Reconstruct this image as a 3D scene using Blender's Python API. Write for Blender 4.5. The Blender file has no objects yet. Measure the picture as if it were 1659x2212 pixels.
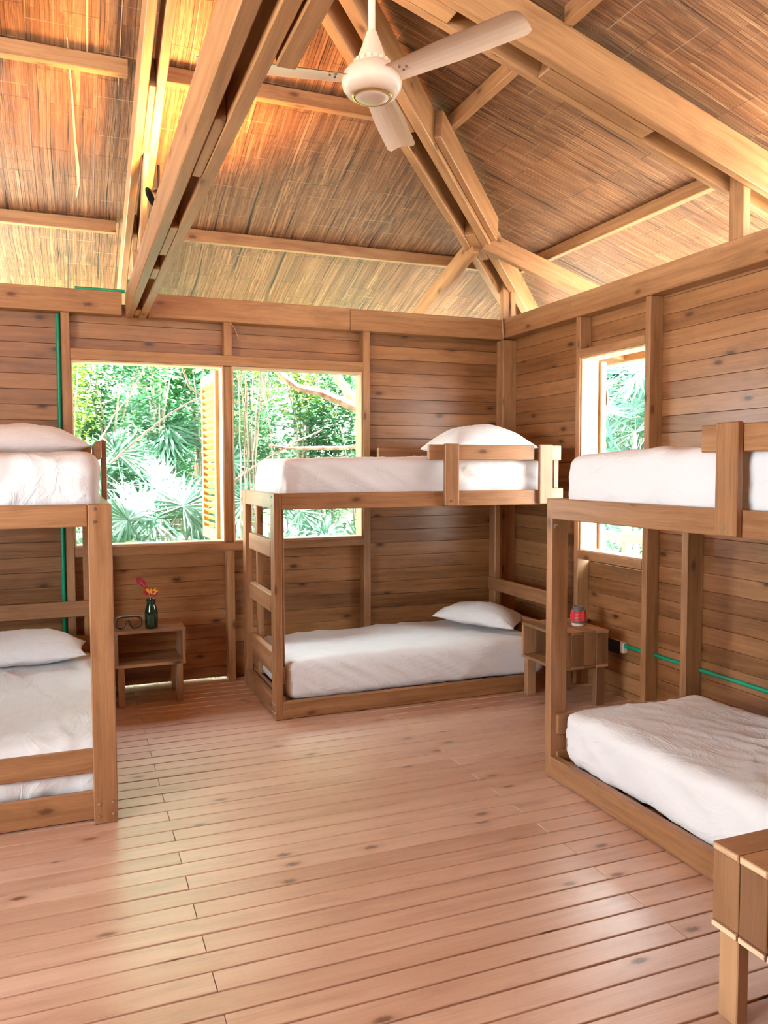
import bpy, math, random
from mathutils import Vector, Matrix, Euler, noise
R = random.Random(7)
S = bpy.context.scene
COL = S.collection

# ------------------------------------------------------------------ materials
def srgb(r, g, b):
    f = lambda c: c / 12.92 if c <= .04045 else ((c + .055) / 1.055) ** 2.4
    return (f(r / 255), f(g / 255), f(b / 255), 1)

class NT:
    def __init__(s, name):
        s.m = bpy.data.materials.new(name); s.m.use_nodes = True
        s.t = s.m.node_tree; s.t.nodes.clear()
        s.out = s.n('ShaderNodeOutputMaterial')
        s.b = s.n('ShaderNodeBsdfPrincipled')
        s.l(s.b.outputs[0], s.out.inputs[0])
    def n(s, t, **k):
        x = s.t.nodes.new(t)
        for a, v in k.items():
            setattr(x, a, v)
        return x
    def l(s, a, b):
        s.t.links.new(a, b)
    def set(s, **k):
        for a, v in k.items():
            s.b.inputs[a.replace('_', ' ')].default_value = v
        return s
    def math(s, op, a, b=None, clamp=False):
        x = s.n('ShaderNodeMath', operation=op, use_clamp=clamp)
        for i, v in enumerate((a, b)):
            if v is None: continue
            if isinstance(v, (int, float)): x.inputs[i].default_value = v
            else: s.l(v, x.inputs[i])
        return x.outputs[0]
    def ramp(s, fac, stops):
        r = s.n('ShaderNodeValToRGB'); e = r.color_ramp.elements
        while len(e) < len(stops): e.new(.5)
        for i, (p, c) in enumerate(stops):
            e[i].position = p; e[i].color = c if len(c) == 4 else (*c, 1)
        s.l(fac, r.inputs[0]); return r.outputs[0]
    def mix(s, fac, a, b, mode='MIX'):
        x = s.n('ShaderNodeMix', data_type='RGBA', blend_type=mode)
        for i, v in ((0, fac), (6, a), (7, b)):
            if isinstance(v, (int, float)): x.inputs[i].default_value = v
            elif isinstance(v, tuple): x.inputs[i].default_value = v
            else: s.l(v, x.inputs[i])
        return x.outputs[2]
    def noise(s, vec, scale, detail=3, rough=.55, dim='3D', dist=0):
        x = s.n('ShaderNodeTexNoise', noise_dimensions=dim)
        x.inputs['Scale'].default_value = scale; x.inputs['Detail'].default_value = detail
        x.inputs['Roughness'].default_value = rough; x.inputs['Distortion'].default_value = dist
        s.l(vec, x.inputs['Vector']); return x.outputs[0]
    def mapv(s, vec, scale):
        x = s.n('ShaderNodeMapping'); x.inputs['Scale'].default_value = scale
        s.l(vec, x.inputs[0]); return x.outputs[0]
    def bump(s, h, strength, dist=.002):
        x = s.n('ShaderNodeBump'); x.inputs['Strength'].default_value = strength
        x.inputs['Distance'].default_value = dist
        s.l(h, x.inputs['Height']); s.l(x.outputs[0], s.b.inputs['Normal'])

def wood(name, dark, mid, light, rough=.45, knots=1.0, vary=.35, coat=0.0):
    w = NT(name)
    uv = w.n('ShaderNodeUVMap', uv_map='UVMap').outputs[0]
    rv = w.n('ShaderNodeUVMap', uv_map='RND').outputs[0]
    sep = w.n('ShaderNodeSeparateXYZ'); w.l(rv, sep.inputs[0]); rnd = sep.outputs[0]
    warp = w.noise(w.mapv(uv, (2.2, 7, 1)), 1.0, 2)
    wv = w.n('ShaderNodeVectorMath', operation='MULTIPLY_ADD')
    cmb = w.n('ShaderNodeCombineXYZ'); w.l(warp, cmb.inputs[1])
    w.l(cmb.outputs[0], wv.inputs[0]); wv.inputs[1].default_value = (0, .05, 0); w.l(uv, wv.inputs[2])
    fine = w.noise(w.mapv(wv.outputs[0], (3.5, 170, 1)), 1.0, 4, .6)
    broad = w.noise(w.mapv(wv.outputs[0], (1.2, 26, 1)), 1.0, 3, .5)
    blot = w.noise(w.mapv(uv, (3, 9, 1)), 1.0, 4, .65)
    g = w.math('ADD', w.math('MULTIPLY', fine, .45), w.math('MULTIPLY', broad, .55))
    col = w.ramp(g, [(.36, dark), (.50, mid), (.64, light)])
    # board to board tone
    col = w.mix(vary, col, w.ramp(rnd, [(0, (dark[0] * .9, dark[1] * .85, dark[2] * .8, 1)), (.5, mid), (1, (light[0] * 1.08, light[1] * 1.12, light[2] * 1.15, 1))]))
    col = w.mix(w.math('MULTIPLY', w.ramp(blot, [(.50, (0, 0, 0, 1)), (.72, (1, 1, 1, 1))]), .42), col, (dark[0] * .6, dark[1] * .5, dark[2] * .45, 1))
    # knots, stretched along the grain
    vo = w.n('ShaderNodeTexVoronoi', feature='F1', voronoi_dimensions='2D'); vo.inputs['Scale'].default_value = 1
    vo.inputs['Randomness'].default_value = .9
    nz = w.noise(uv, 55, 2)
    kv = w.n('ShaderNodeVectorMath', operation='MULTIPLY_ADD'); cb = w.n('ShaderNodeCombineXYZ')
    w.l(nz, cb.inputs[0]); w.l(nz, cb.inputs[1]); w.l(cb.outputs[0], kv.inputs[0]); kv.inputs[1].default_value = (.05, .08, 0)
    w.l(w.mapv(uv, (2.3, 5.2, 1)), kv.inputs[2]); w.l(kv.outputs[0], vo.inputs['Vector'])
    dk = vo.outputs['Distance']
    cs = w.n('ShaderNodeSeparateColor'); w.l(vo.outputs['Color'], cs.inputs[0])
    keep = w.math('GREATER_THAN', cs.outputs[0], .62)
    core = w.math('MULTIPLY', keep, w.ramp(dk, [(.035, (1, 1, 1, 1)), (.085, (0, 0, 0, 1))]))
    halo = w.math('MULTIPLY', keep, w.ramp(dk, [(.06, (1, 1, 1, 1)), (.17, (0, 0, 0, 1))]))
    col = w.mix(w.math('MULTIPLY', halo, .45 * knots), col, (dark[0] * .8, dark[1] * .62, dark[2] * .5, 1))
    col = w.mix(w.math('MULTIPLY', core, .85 * knots), col, (dark[0] * .22, dark[1] * .16, dark[2] * .14, 1))
    w.l(col, w.b.inputs['Base Color'])
    w.l(w.math('ADD', w.math('MULTIPLY', fine, .25), rough - .12), w.b.inputs['Roughness'])
    if coat:
        w.set(Coat_Weight=coat, Coat_Roughness=.36)
    w.bump(w.math('ADD', fine, w.math('MULTIPLY', core, -1.0)), .35, .0012)
    return w.m

def plain(name, col, rough=.5, metal=0, spec=.5, **k):
    w = NT(name); w.set(Base_Color=col, Roughness=rough, Metallic=metal, **k)
    w.b.inputs['Specular IOR Level'].default_value = spec
    return w.m

M = {}
M['wall'] = wood('wall_board_wood', (.135, .055, .018), (.290, .130, .049), (.42, .208, .087), .33, 1.0, .42)
M['beam'] = wood('beam_wood', (.235, .106, .041), (.365, .186, .079), (.47, .258, .117), .48, .8, .22)
M['floor'] = wood('floor_plank_wood', (.47, .265, .172), (.58, .355, .245), (.66, .435, .315), .36, 1.0, .36, 1.0)
M['bunk'] = wood('bunk_wood', (.190, .080, .030), (.31, .147, .062), (.41, .210, .097), .38, .8, .22)
M['crate'] = wood('crate_wood', (.11, .045, .022), (.31, .155, .070), (.47, .26, .13), .40, 1.2, .75)
M['pale'] = wood('raw_edge_wood', (.50, .32, .18), (.66, .46, .28), (.78, .58, .38), .6, .3, .2)
M['shutter'] = wood('shutter_wood', (.36, .21, .05), (.56, .34, .10), (.68, .44, .16), .42, .4, .25)

def bamboo():
    w = NT('bamboo_mat')
    uv = w.n('ShaderNodeUVMap', uv_map='UVMap').outputs[0]      # u up the slope, v along the eave
    wob = w.noise(w.mapv(uv, (.9, 1.6, 1)), 1.0, 3)
    cm = w.n('ShaderNodeCombineXYZ'); w.l(w.math('MULTIPLY', wob, .05), cm.inputs[1])
    ad = w.n('ShaderNodeVectorMath', operation='ADD'); w.l(uv, ad.inputs[0]); w.l(cm.outputs[0], ad.inputs[1]); p = ad.outputs[0]
    def brick(vec, bw, rh, ms, sm, off):
        br = w.n('ShaderNodeTexBrick', offset=off, squash=1.0); w.l(vec, br.inputs['Vector'])
        for k, v in (('Scale', 1), ('Brick Width', bw), ('Row Height', rh), ('Mortar Size', ms), ('Mortar Smooth', sm)): br.inputs[k].default_value = v
        br.inputs['Color1'].default_value = (0, 0, 0, 1); br.inputs['Color2'].default_value = (1, 1, 1, 1); br.inputs['Mortar'].default_value = (.5, .5, .5, 1)
        sc = w.n('ShaderNodeSeparateColor'); w.l(br.outputs['Color'], sc.inputs[0]); return sc.outputs[0], br.outputs['Fac']
    st, sf = brick(p, .61, .021, .0016, .5, .39)          # single strips
    pt, pf = brick(p, .61, .168, .0030, .3, .37)          # mats of strips
    gap = w.noise(w.mapv(p, (.55, 24, 1)), 1.0, 3, .6)
    blot = w.noise(w.mapv(uv, (.9, 1.3, 1)), 1.0, 4, .6)
    fine = w.noise(w.mapv(p, (3, 190, 1)), 1.0, 3, .6)
    speck = w.noise(w.mapv(p, (5, 58, 1)), 1.0, 5, .75)
    g = w.math('ADD', w.math('MULTIPLY', st, .22), w.math('ADD', w.math('MULTIPLY', fine, .50), w.math('MULTIPLY', gap, .34)))
    col = w.ramp(g, [(.30, (.12, .048, .019, 1)), (.50, (.295, .130, .058, 1)), (.66, (.43, .228, .112, 1)), (.80, (.64, .42, .25, 1))])
    dirt = w.math('MULTIPLY', w.ramp(blot, [(.38, (.25, .25, .25, 1)), (.62, (1, 1, 1, 1))]), w.ramp(speck, [(.44, (0, 0, 0, 1)), (.58, (1, 1, 1, 1))]))
    col = w.mix(w.math('MULTIPLY', dirt, .92), col, (.085, .042, .024, 1))
    col = w.mix(w.math('MULTIPLY', w.math('SUBTRACT', pt, .35, True), .5), col, (.19, .095, .048, 1))
    ck = w.math('MULTIPLY', sf, w.ramp(gap, [(.36, (1, 1, 1, 1)), (.58, (.12, .12, .12, 1))]))
    col = w.mix(w.math('MULTIPLY', ck, .97), col, (.016, .007, .004, 1))
    wide = w.ramp(gap, [(.335, (1, 1, 1, 1)), (.365, (0, 0, 0, 1))])
    col = w.mix(w.math('MULTIPLY', wide, .9), col, (.016, .008, .004, 1))
    _, nf = brick(p, .305, .336, .0042, .7, .43)
    col = w.mix(w.math('MULTIPLY', w.math('MULTIPLY', nf, w.ramp(blot, [(.4, (0, 0, 0, 1)), (.6, (1, 1, 1, 1))])), .45), col, (.66, .46, .28, 1))
    col = w.mix(w.math('MULTIPLY', pf, .6), col, (.045, .020, .010, 1))
    w.l(col, w.b.inputs['Base Color']); w.set(Roughness=.5)
    h = w.math('ADD', w.math('MULTIPLY', fine, .5), w.math('MULTIPLY', w.math('ADD', ck, wide), -1.2))
    w.bump(w.math('ADD', h, w.math('MULTIPLY', nf, .5)), .7, .007)
    return w.m
M['bamboo'] = bamboo()

def cloth(name, col, sc=1.0):
    w = NT(name); w.set(Base_Color=col, Roughness=.85, Sheen_Weight=.15)
    tc = w.n('ShaderNodeTexCoord').outputs['Object']
    a = w.noise(w.mapv(tc, (3 * sc, 7 * sc, 5 * sc)), 1.0, 5, .55, dist=1.2)
    r = w.math('ABSOLUTE', w.math('SUBTRACT', a, .5))
    r = w.ramp(r, [(0, (1, 1, 1, 1)), (.06, (0, 0, 0, 1))])
    f = w.noise(tc, 380, 1)
    w.bump(w.math('ADD', w.math('MULTIPLY', r, .40), w.math('ADD', w.math('MULTIPLY', a, 2.2), w.math('MULTIPLY', f, .03))), .45, .007)
    return w.m
M['sheet'] = cloth('cotton_sheet', (.68, .685, .69, 1))
M['pillowcase'] = cloth('cotton_pillowcase', (.70, .705, .71, 1), 2.0)
M['pvc'] = plain('green_plastic', srgb(0, 150, 112), .35)
M['cream'] = plain('cream_enamel', (.80, .62, .46, 1), .32)
M['gold'] = plain('gold_metal', (.75, .52, .16, 1), .2, 1)
M['steel'] = plain('zinc_steel', (.70, .68, .64, 1), .3, 1)
M['black'] = plain('black_plastic', (.012, .012, .012, 1), .35)
M['matte_black'] = plain('matte_black_metal', (.006, .006, .006, 1), .9, 0, .05)
M['rubber'] = plain('black_rubber', (.01, .01, .012, 1), .4)
M['grey'] = plain('grey_plastic', (.13, .12, .115, 1), .5)
M['red'] = plain('red_plastic', (.72, .045, .06, 1), .45)
M['cord'] = plain('cotton_cord', (.55, .35, .2, 1), .8)
M['white_box'] = plain('ivory_plastic', (.70, .66, .58, 1), .45)
M['lens'] = plain('mask_lens', (.85, .75, .65, 1), .03, Transmission_Weight=1.0, IOR=1.05)
M['glass'] = plain('dark_green_glass', (.006, .022, .012, 1), .06, spec=.6)
M['crimson'] = plain('crimson_petal', (.36, .014, .035, 1), .5)
M['yellow'] = plain('yellow_petal', (.80, .36, .02, 1), .5)
M['stem'] = plain('flower_stem', (.40, .17, .09, 1), .5)
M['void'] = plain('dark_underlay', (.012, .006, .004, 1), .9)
w = NT('lamp_glow'); w.set(Base_Color=(1, .9, .7, 1), Emission_Color=(1, .62, .28, 1), Emission_Strength=40); M['glow'] = w.m

def leafmat(name, c1, c2, rough=.32, trans=.35):
    w = NT(name)
    oi = w.n('ShaderNodeObjectInfo'); g = w.n('ShaderNodeNewGeometry')
    rv = w.n('ShaderNodeUVMap', uv_map='RND').outputs[0]
    sp = w.n('ShaderNodeSeparateXYZ'); w.l(rv, sp.inputs[0])
    f = w.math('ADD', w.math('MULTIPLY', sp.outputs[0], .75), w.math('MULTIPLY', oi.outputs['Random'], .25))
    col = w.mix(f, c1, c2)
    w.l(col, w.b.inputs['Base Color']); w.set(Roughness=rough)
    tr = w.n('ShaderNodeBsdfTranslucent'); w.l(w.mix(.2, col, (.4, .8, .2, 1)), tr.inputs[0])
    ms = w.n('ShaderNodeMixShader'); ms.inputs[0].default_value = trans
    w.l(w.b.outputs[0], ms.inputs[1]); w.l(tr.outputs[0], ms.inputs[2]); w.l(ms.outputs[0], w.out.inputs[0])
    return w.m
M['leaf'] = leafmat('shrub_leaf', (.025, .12, .06, 1), (.18, .40, .25, 1), .20)
M['leaf_yellow'] = leafmat('sunny_leaf', (.05, .16, .015, 1), (.26, .36, .03, 1), .35)
M['palm'] = leafmat('fan_palm_leaf', (.022, .115, .07, 1), (.17, .33, .25, 1), .20, .16)
M['broad'] = leafmat('broad_leaf', (.05, .24, .03, 1), (.16, .42, .05, 1), .3)
M['litter'] = leafmat('dry_grass', (.20, .18, .06, 1), (.42, .38, .18, 1), .6)
def bark(name, a, b):
    w = NT(name); tc = w.n('ShaderNodeTexCoord').outputs['Object']
    n = w.noise(w.mapv(tc, (14, 14, 5)), 1.0, 5, .65)
    w.l(w.ramp(n, [(.35, a), (.65, b)]), w.b.inputs['Base Color']); w.set(Roughness=.8); w.bump(n, .8, .01); return w.m
M['bark'] = bark('pale_bark', (.20, .12, .07, 1), (.55, .40, .28, 1))
M['vine'] = bark('vine_bark', (.32, .27, .21, 1), (.62, .56, .48, 1))
w = NT('forest_soil'); tc = w.n('ShaderNodeTexCoord').outputs['Object']
n1 = w.noise(tc, 6, 6, .7)
w.l(w.ramp(n1, [(.3, (.16, .135, .10, 1)), (.5, (.44, .38, .31, 1)), (.7, (.62, .56, .49, 1))]), w.b.inputs['Base Color']); w.set(Roughness=.9); w.bump(n1, .6, .04)
M['soil'] = w.m

# ------------------------------------------------------------------ mesh building
class MB:
    def __init__(s, mat=None):
        s.v = []; s.f = []; s.uv = []; s.r = []; s.mi = []
    def poly(s, pts, uvs, rnd, mi=0):
        i = len(s.v); s.v += [tuple(p) for p in pts]
        s.f.append(tuple(range(i, i + len(pts)))); s.uv += uvs; s.r += [rnd] * len(pts); s.mi.append(mi)
    def box(s, a, b, grain=None, M4=None, mi=0, rnd=None):
        x0, y0, z0 = (min(a[i], b[i]) for i in range(3)); x1, y1, z1 = (max(a[i], b[i]) for i in range(3))
        d = (x1 - x0, y1 - y0, z1 - z0)
        g = d.index(max(d)) if grain is None else grain
        rn = R.random() if rnd is None else rnd
        ou, ov = R.random() * 40, R.random() * 40
        P = [Vector((x, y, z)) for x in (x0, x1) for y in (y0, y1) for z in (z0, z1)]
        Q = [M4 @ p for p in P] if M4 is not None else P
        base = len(s.v); s.v += [tuple(q) for q in Q]
        for f, ax in (((0, 1, 3, 2), 0), ((4, 6, 7, 5), 0), ((0, 4, 5, 1), 1), ((2, 3, 7, 6), 1), ((0, 2, 6, 4), 2), ((1, 5, 7, 3), 2)):
            s.f.append(tuple(base + k for k in f)); s.mi.append(mi)
            o = [k for k in range(3) if k != ax]
            if g in o: ua = g; va = [k for k in o if k != g][0]
            else: ua, va = o
            for k in f:
                s.uv.append((P[k][ua] + ou, P[k][va] + ov + ax * .37)); s.r.append(rn)
        return s
    def beam(s, a, b, w, h, lift=0, mi=0, rnd=None):
        """board from a to b: a, b lie on the middle of its underside, sides vertical"""
        a, b = Vector(a), Vector(b); x = (b - a); L = x.length; x.normalize()
        y = Vector((0, 0, 1)).cross(x).normalized(); z = x.cross(y)
        m = Matrix(((x.x, y.x, z.x, a.x), (x.y, y.y, z.y, a.y), (x.z, y.z, z.z, a.z), (0, 0, 0, 1)))
        return s.box((0, -w / 2, lift), (L, w / 2, h + lift), 0, m, mi, rnd)
    def tube(s, pts, rad, n=8, mi=0, caps=True, closed=False, rnd=None):
        pts = [Vector(p) for p in pts]; rads = rad if isinstance(rad, (list, tuple)) else [rad] * len(pts)
        rn = R.random() if rnd is None else rnd
        N = len(pts); up = Vector((0, 0, 1)); rings = []; L = 0; prev = None
        for i, p in enumerate(pts):
            if closed: t = pts[(i + 1) % N] - pts[i - 1]
            else: t = pts[min(i + 1, N - 1)] - pts[max(i - 1, 0)]
            t.normalize()
            if prev is None:
                u = t.cross(up if abs(t.z) < .95 else Vector((1, 0, 0))).normalized()
            else:
                u = (prev - t * prev.dot(t)).normalized()
            prev = u; w_ = t.cross(u)
            if i: L += (p - pts[i - 1]).length
            base = len(s.v)
            for k in range(n):
                a = 2 * math.pi * k / n
                s.v.append(tuple(p + (u * math.cos(a) + w_ * math.sin(a)) * rads[i]))
            rings.append((base, L))
        segs = [(rings[i], rings[i + 1]) for i in range(N - 1)]
        if closed: segs.append((rings[-1], rings[0]))
        for (b0, l0), (b1, l1) in segs:
            for k in range(n):
                k2 = (k + 1) % n
                s.f.append((b0 + k, b0 + k2, b1 + k2, b1 + k)); s.mi.append(mi)
                s.uv += [(l0, k * .02), (l0, k * .02 + .02), (l1, k * .02 + .02), (l1, k * .02)]; s.r += [rn] * 4
        if caps and not closed:
            for b, rev in ((rings[0][0], True), (rings[-1][0], False)):
                f = [b + k for k in range(n)]
                if rev: f.reverse()
                s.f.append(tuple(f)); s.mi.append(mi); s.uv += [(0, 0)] * n; s.r += [rn] * n
        return s
    def lathe(s, prof, c=(0, 0, 0), n=32, mi=0):
        base = len(s.v); c = Vector(c)
        for r, z in prof:
            for k in range(n):
                a = 2 * math.pi * k / n
                s.v.append((c.x + r * math.cos(a), c.y + r * math.sin(a), c.z + z))
        for i in range(len(prof) - 1):
            for k in range(n):
                k2 = (k + 1) % n
                s.f.append((base + i * n + k, base + i * n + k2, base + (i + 1) * n + k2, base + (i + 1) * n + k)); s.mi.append(mi)
                s.uv += [(0, 0)] * 4; s.r += [.5] * 4
        for i, rev in ((0, True), (len(prof) - 1, False)):
            if prof[i][0] > 1e-5:
                f = [base + i * n + k for k in range(n)]
                if rev: f.reverse()
                s.f.append(tuple(f)); s.mi.append(mi); s.uv += [(0, 0)] * n; s.r += [.5] * n
        return s
    def build(s, name, mats, parent=None, bevel=0, smooth=False, seg=1):
        me = bpy.data.meshes.new(name); me.from_pydata(s.v, [], s.f)
        u = me.uv_layers.new(name='UVMap'); u.data.foreach_set('uv', [c for p in s.uv for c in p])
        r = me.uv_layers.new(name='RND'); r.data.foreach_set('uv', [c for p in s.r for c in (p, p)])
        for m in (mats if isinstance(mats, (list, tuple)) else [mats]):
            me.materials.append(M[m])
        me.polygons.foreach_set('material_index', s.mi)
        if smooth: me.polygons.foreach_set('use_smooth', [True] * len(s.f))
        me.validate(); me.update()
        o = bpy.data.objects.new(name, me); COL.objects.link(o)
        if parent: o.parent = parent
        if bevel:
            b = o.modifiers.new('edge', 'BEVEL'); b.width = bevel; b.segments = seg; b.limit_method = 'ANGLE'; b.angle_limit = .9
        return o

def tag(o, label, cat, group=None, kind=None):
    o['label'] = label; o['category'] = cat
    if group: o['group'] = group
    if kind: o['kind'] = kind
    return o
def thing(name, label, cat, loc=(0, 0, 0), rz=0, group=None):
    o = bpy.data.objects.new(name, None); COL.objects.link(o); o.empty_display_size = .1
    o.location = loc; o.rotation_euler = (0, 0, rz)
    return tag(o, label, cat, group)
def struct(o, label=None):
    o['kind'] = 'structure'
    if label: o['label'] = label
    return o
def smooth_angle(o, deg=40):
    o.data.polygons.foreach_set('use_smooth', [True] * len(o.data.polygons))
    try: o.data.set_sharp_from_angle(angle=math.radians(deg))
    except Exception: pass
    return o

# ------------------------------------------------------------------ room dimensions
XR, YB = 3.33, 5.66            # faces of the wall boards
PXR, PYB = 3.22, 5.56          # inner faces of the wall plates
YW = -.45
XL, YF = -2.40, -1.60          # boards of the wall out of frame, edge of the porch floor
SLOPE = .32
APX, APY, HALF = .42, 2.76, 2.80
ZP0, ZP1 = 2.515, 2.672        # wall plate

# floor: planks along x, butt joints over two joists
f = MB(); k = 0; y = YF
P = .0997
n0 = math.floor((YF - 2.028) / P)
for k in range(n0, 200):
    y0 = 2.028 + P * k; y1 = y0 + P - .0076
    if y0 > YB - .02: break
    y1 = min(y1, YB + .02)
    js = [.36] if k % 2 == 0 else [1.80]
    if k % 4 == 1: js = [-1.07] + js
    if k % 5 == 3: js = [-1.6] + js
    xs = [XL] + sorted(js) + [XR]
    for a, b in zip(xs, xs[1:]):
        dz = R.uniform(-.0008, .0008)
        f.box((a + .001, y0, -.022), (b - .001 if b < XR else XR + .016, y1, dz), 0)
fl = struct(f.build('floor', 'floor', bevel=.0016), 'pinkish pine plank floor')
u = MB(); u.box((XL, YF, -.06), (XR, YB + .02, -.024)); u.build('subfloor', 'void', fl)

# walls: horizontal boards with small V joints
def boards(mb, fixed, span, z0, z1, axis, pitch=.1, off=0.0, t=.02, holes=()):
    z = z0 - ((z0 - off) % pitch)
    while z < z1 - .003:
        a, b = max(z, z0), min(z + pitch, z1); z += pitch
        if b - a < .006: continue
        segs = [span]
        for (h0, h1, hz0, hz1) in holes:
            if b > hz0 + .02 and a < hz1 - .02:
                ns = []
                for s0, s1 in segs:
                    if h1 <= s0 or h0 >= s1: ns.append((s0, s1))
                    else:
                        if h0 > s0: ns.append((s0, h0))
                        if h1 < s1: ns.append((h1, s1))
                segs = ns
        for s0, s1 in segs:
            if axis == 'x':
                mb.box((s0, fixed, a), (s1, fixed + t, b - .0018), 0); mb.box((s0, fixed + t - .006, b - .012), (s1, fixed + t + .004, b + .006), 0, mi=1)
            else:
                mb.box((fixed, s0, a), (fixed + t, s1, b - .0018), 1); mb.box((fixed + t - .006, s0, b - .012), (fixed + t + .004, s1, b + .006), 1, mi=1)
wb = MB()
W1 = (.022, 1.0, .985, 2.215); W2 = (1.062, 2.03, .985, 2.21)
boards(wb, YB, (XL, -.012), 0.0, 2.60, 'x', .1, .022)
boards(wb, YB, (-.012, 1.035), 0.012, 2.60, 'x', .1035, .089, holes=[W1])
boards(wb, YB, (1.035, 2.06), 0.0, 2.60, 'x', .1, .055, holes=[W2])
boards(wb, YB, (2.06, XR + .02), 0.0, 2.60, 'x', .1, .03)
struct(wb.build('wall_back', ['wall', 'void'], bevel=.0016), 'varnished board wall with two windows')
wr = MB()
WR = (3.912, 4.568, .93, 2.25)
boards(wr, XR, (YF, 3.89), 0.0, 2.60, 'y', .1005, .001)
boards(wr, XR, (3.89, 4.59), 0.0, 2.60, 'y', .1005, .05, holes=[WR])
boards(wr, XR, (4.59, YB), 0.0, 2.60, 'y', .1005, .03)
struct(wr.build('wall_right', ['wall', 'void'], bevel=.0016), 'varnished board wall with one narrow window')
wl = MB()
boards(wl, XL - .02, (YF, YB + .02), 0, 2.60, 'y', .1, .0, holes=[(.4, 2.6, .95, 2.2)])
struct(wl.build('wall_left', ['wall', 'void'], bevel=.0022), 'board wall with an open window')

wf = MB()
boards(wf, YW - .02, (XL - .02, XR), 0, 2.60, 'x', .1, .0)
struct(wf.build('wall_front', ['wall', 'void'], bevel=.0022), 'board wall behind the camera')

# plates, studs, headers, sills: each its own piece of timber
tn = [0]
def trim(a, b, mat='beam', bevel=.003, grain=None, label=None):
    tn[0] += 1
    m = MB(); m.box(a, b, grain)
    return struct(m.build('trim_%d' % tn[0], mat, bevel=bevel), label)
def plate(name, a, b, label):
    m = MB(); m.box(a, b); return struct(m.build(name, 'beam', bevel=.004), label)
plate('wall_plate_beam', (XL, PYB, ZP0), (.338, YB, ZP1 - .006), 'wall plate over the back wall left of the truss')
plate('wall_plate_beam', (.505, PYB, ZP0), (1.93, YB, ZP1), 'wall plate over the two windows')
plate('wall_plate_beam', (1.932, PYB, ZP0), (3.215, YB, ZP1), 'wall plate over the back corner')
plate('wall_plate_beam', (PXR, YF, ZP0 + .012), (XR, YB, ZP1 + .008), 'wall plate over the right wall')
plate('wall_plate_beam', (XL, YF, ZP0), (XL + .1, PYB, ZP1), 'wall plate over the left wall')
SY0 = 5.575
for x0, x1, z0, z1 in ((-.04, .012, 0, ZP0), (1.007, 1.063, 2.285, ZP0), (1.010, 1.064, 0, .925), (2.034, 2.09, 0, ZP0), (-1.2, -1.15, 0, ZP0)):
    trim((x0, SY0, z0), (x1, YB, z1))
trim((1.004, SY0 + .03, .985), (1.06, YB + .03, 2.215))                         # mullion between the windows
trim((.012, SY0 - .004, 2.217), (2.034, YB, 2.287), grain=0)                    # header over both windows
trim((.012, SY0 - .006, .925), (2.034, YB, .983), grain=0)                      # sill under both windows
trim((PXR - .012, SY0 - .02, 0), (XR, YB, ZP0))                                 # corner post
SX0 = 3.235
for y0, y1, z0, z1 in ((4.57, 4.617, 0, ZP0 + .012), (3.865, 3.912, 0, ZP0 + .012), (3.50, 3.548, 0, ZP0 - .9), (2.5, 2.548, 0, ZP0 + .012)):
    trim((SX0, y0, z0), (XR, y1, z1))
trim((SX0 - .004, 3.912, 2.25), (XR, 4.57, 2.302), grain=1)
trim((SX0 - .006, 3.912, .878), (XR, 4.57, .93), grain=1)
# window linings
def lining(name, kind, u0, u1, z0, z1, near, far, t=.012):
    m = MB()
    def bx(a0, a1, b0, b1):
        if kind == 'b': m.box((a0, near, b0), (a1, far, b1))
        else: m.box((near, a0, b0), (far, a1, b1))
    bx(u0, u0 + t, z0, z1); bx(u1 - t, u1, z0, z1); bx(u0 + t, u1 - t, z1 - t, z1); bx(u0 + t, u1 - t, z0, z0 + t)
    return struct(m.build(name, 'pale', bevel=.0015), name.replace('_', ' '))
lining('window_1', 'b', .013, 1.003, .984, 2.216, SY0 + .012, YB + .05)
lining('window_2', 'b', 1.061, 2.033, .984, 2.216, SY0 + .012, YB + .05)
lining('window_3', 'r', 3.913, 4.569, .931, 2.249, SX0 + .012, XR + .05)

# ------------------------------------------------------------------ roof
def zr(d, z0): return z0 + SLOPE * d
ZB, ZT, ZM = 2.94, 3.14, 3.225       # rafter underside / rafter top / mat underside where the slope crosses the plate
OV = 1.30
def side_pts(side, e):
    """plan corners of one slope, e = overhang; order: eave a, eave b, apex"""
    h = HALF + e
    c = [(APX - h, APY - h), (APX + h, APY - h), (APX + h, APY + h), (APX - h, APY + h)]
    return {'front': (c[0], c[1]), 'right': (c[1], c[2]), 'back': (c[2], c[3]), 'left': (c[3], c[0])}[side]
ceil = MB()
for si, s_ in enumerate(('back', 'right', 'front', 'left')):
    (ax, ay), (bx, by) = side_pts(s_, OV)
    ze, za = zr(-OV, ZM), zr(HALF, ZM)
    sl = math.hypot(HALF + OV, za - ze); L = 2 * (HALF + OV)
    off = si * 11.3
    for dz, flip in ((0, False), (.035, True)):
        pts = [(ax, ay, ze + dz), (bx, by, ze + dz), (APX, APY, za + dz)]
        uvs = [(off, 0 + off), (off, L + off), (sl + off, L / 2 + off)]
        if not flip: pts.reverse(); uvs.reverse()
        ceil.poly(pts, uvs, .5)
    ceil.poly([(ax, ay, ze), (bx, by, ze), (bx, by, ze + .035), (ax, ay, ze + .035)], [(0, 0), (0, L), (.03, L), (.03, 0)], .5)
ce = struct(ceil.build('ceiling', 'bamboo'), 'underside of the roof lined with split bamboo mat')
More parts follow.
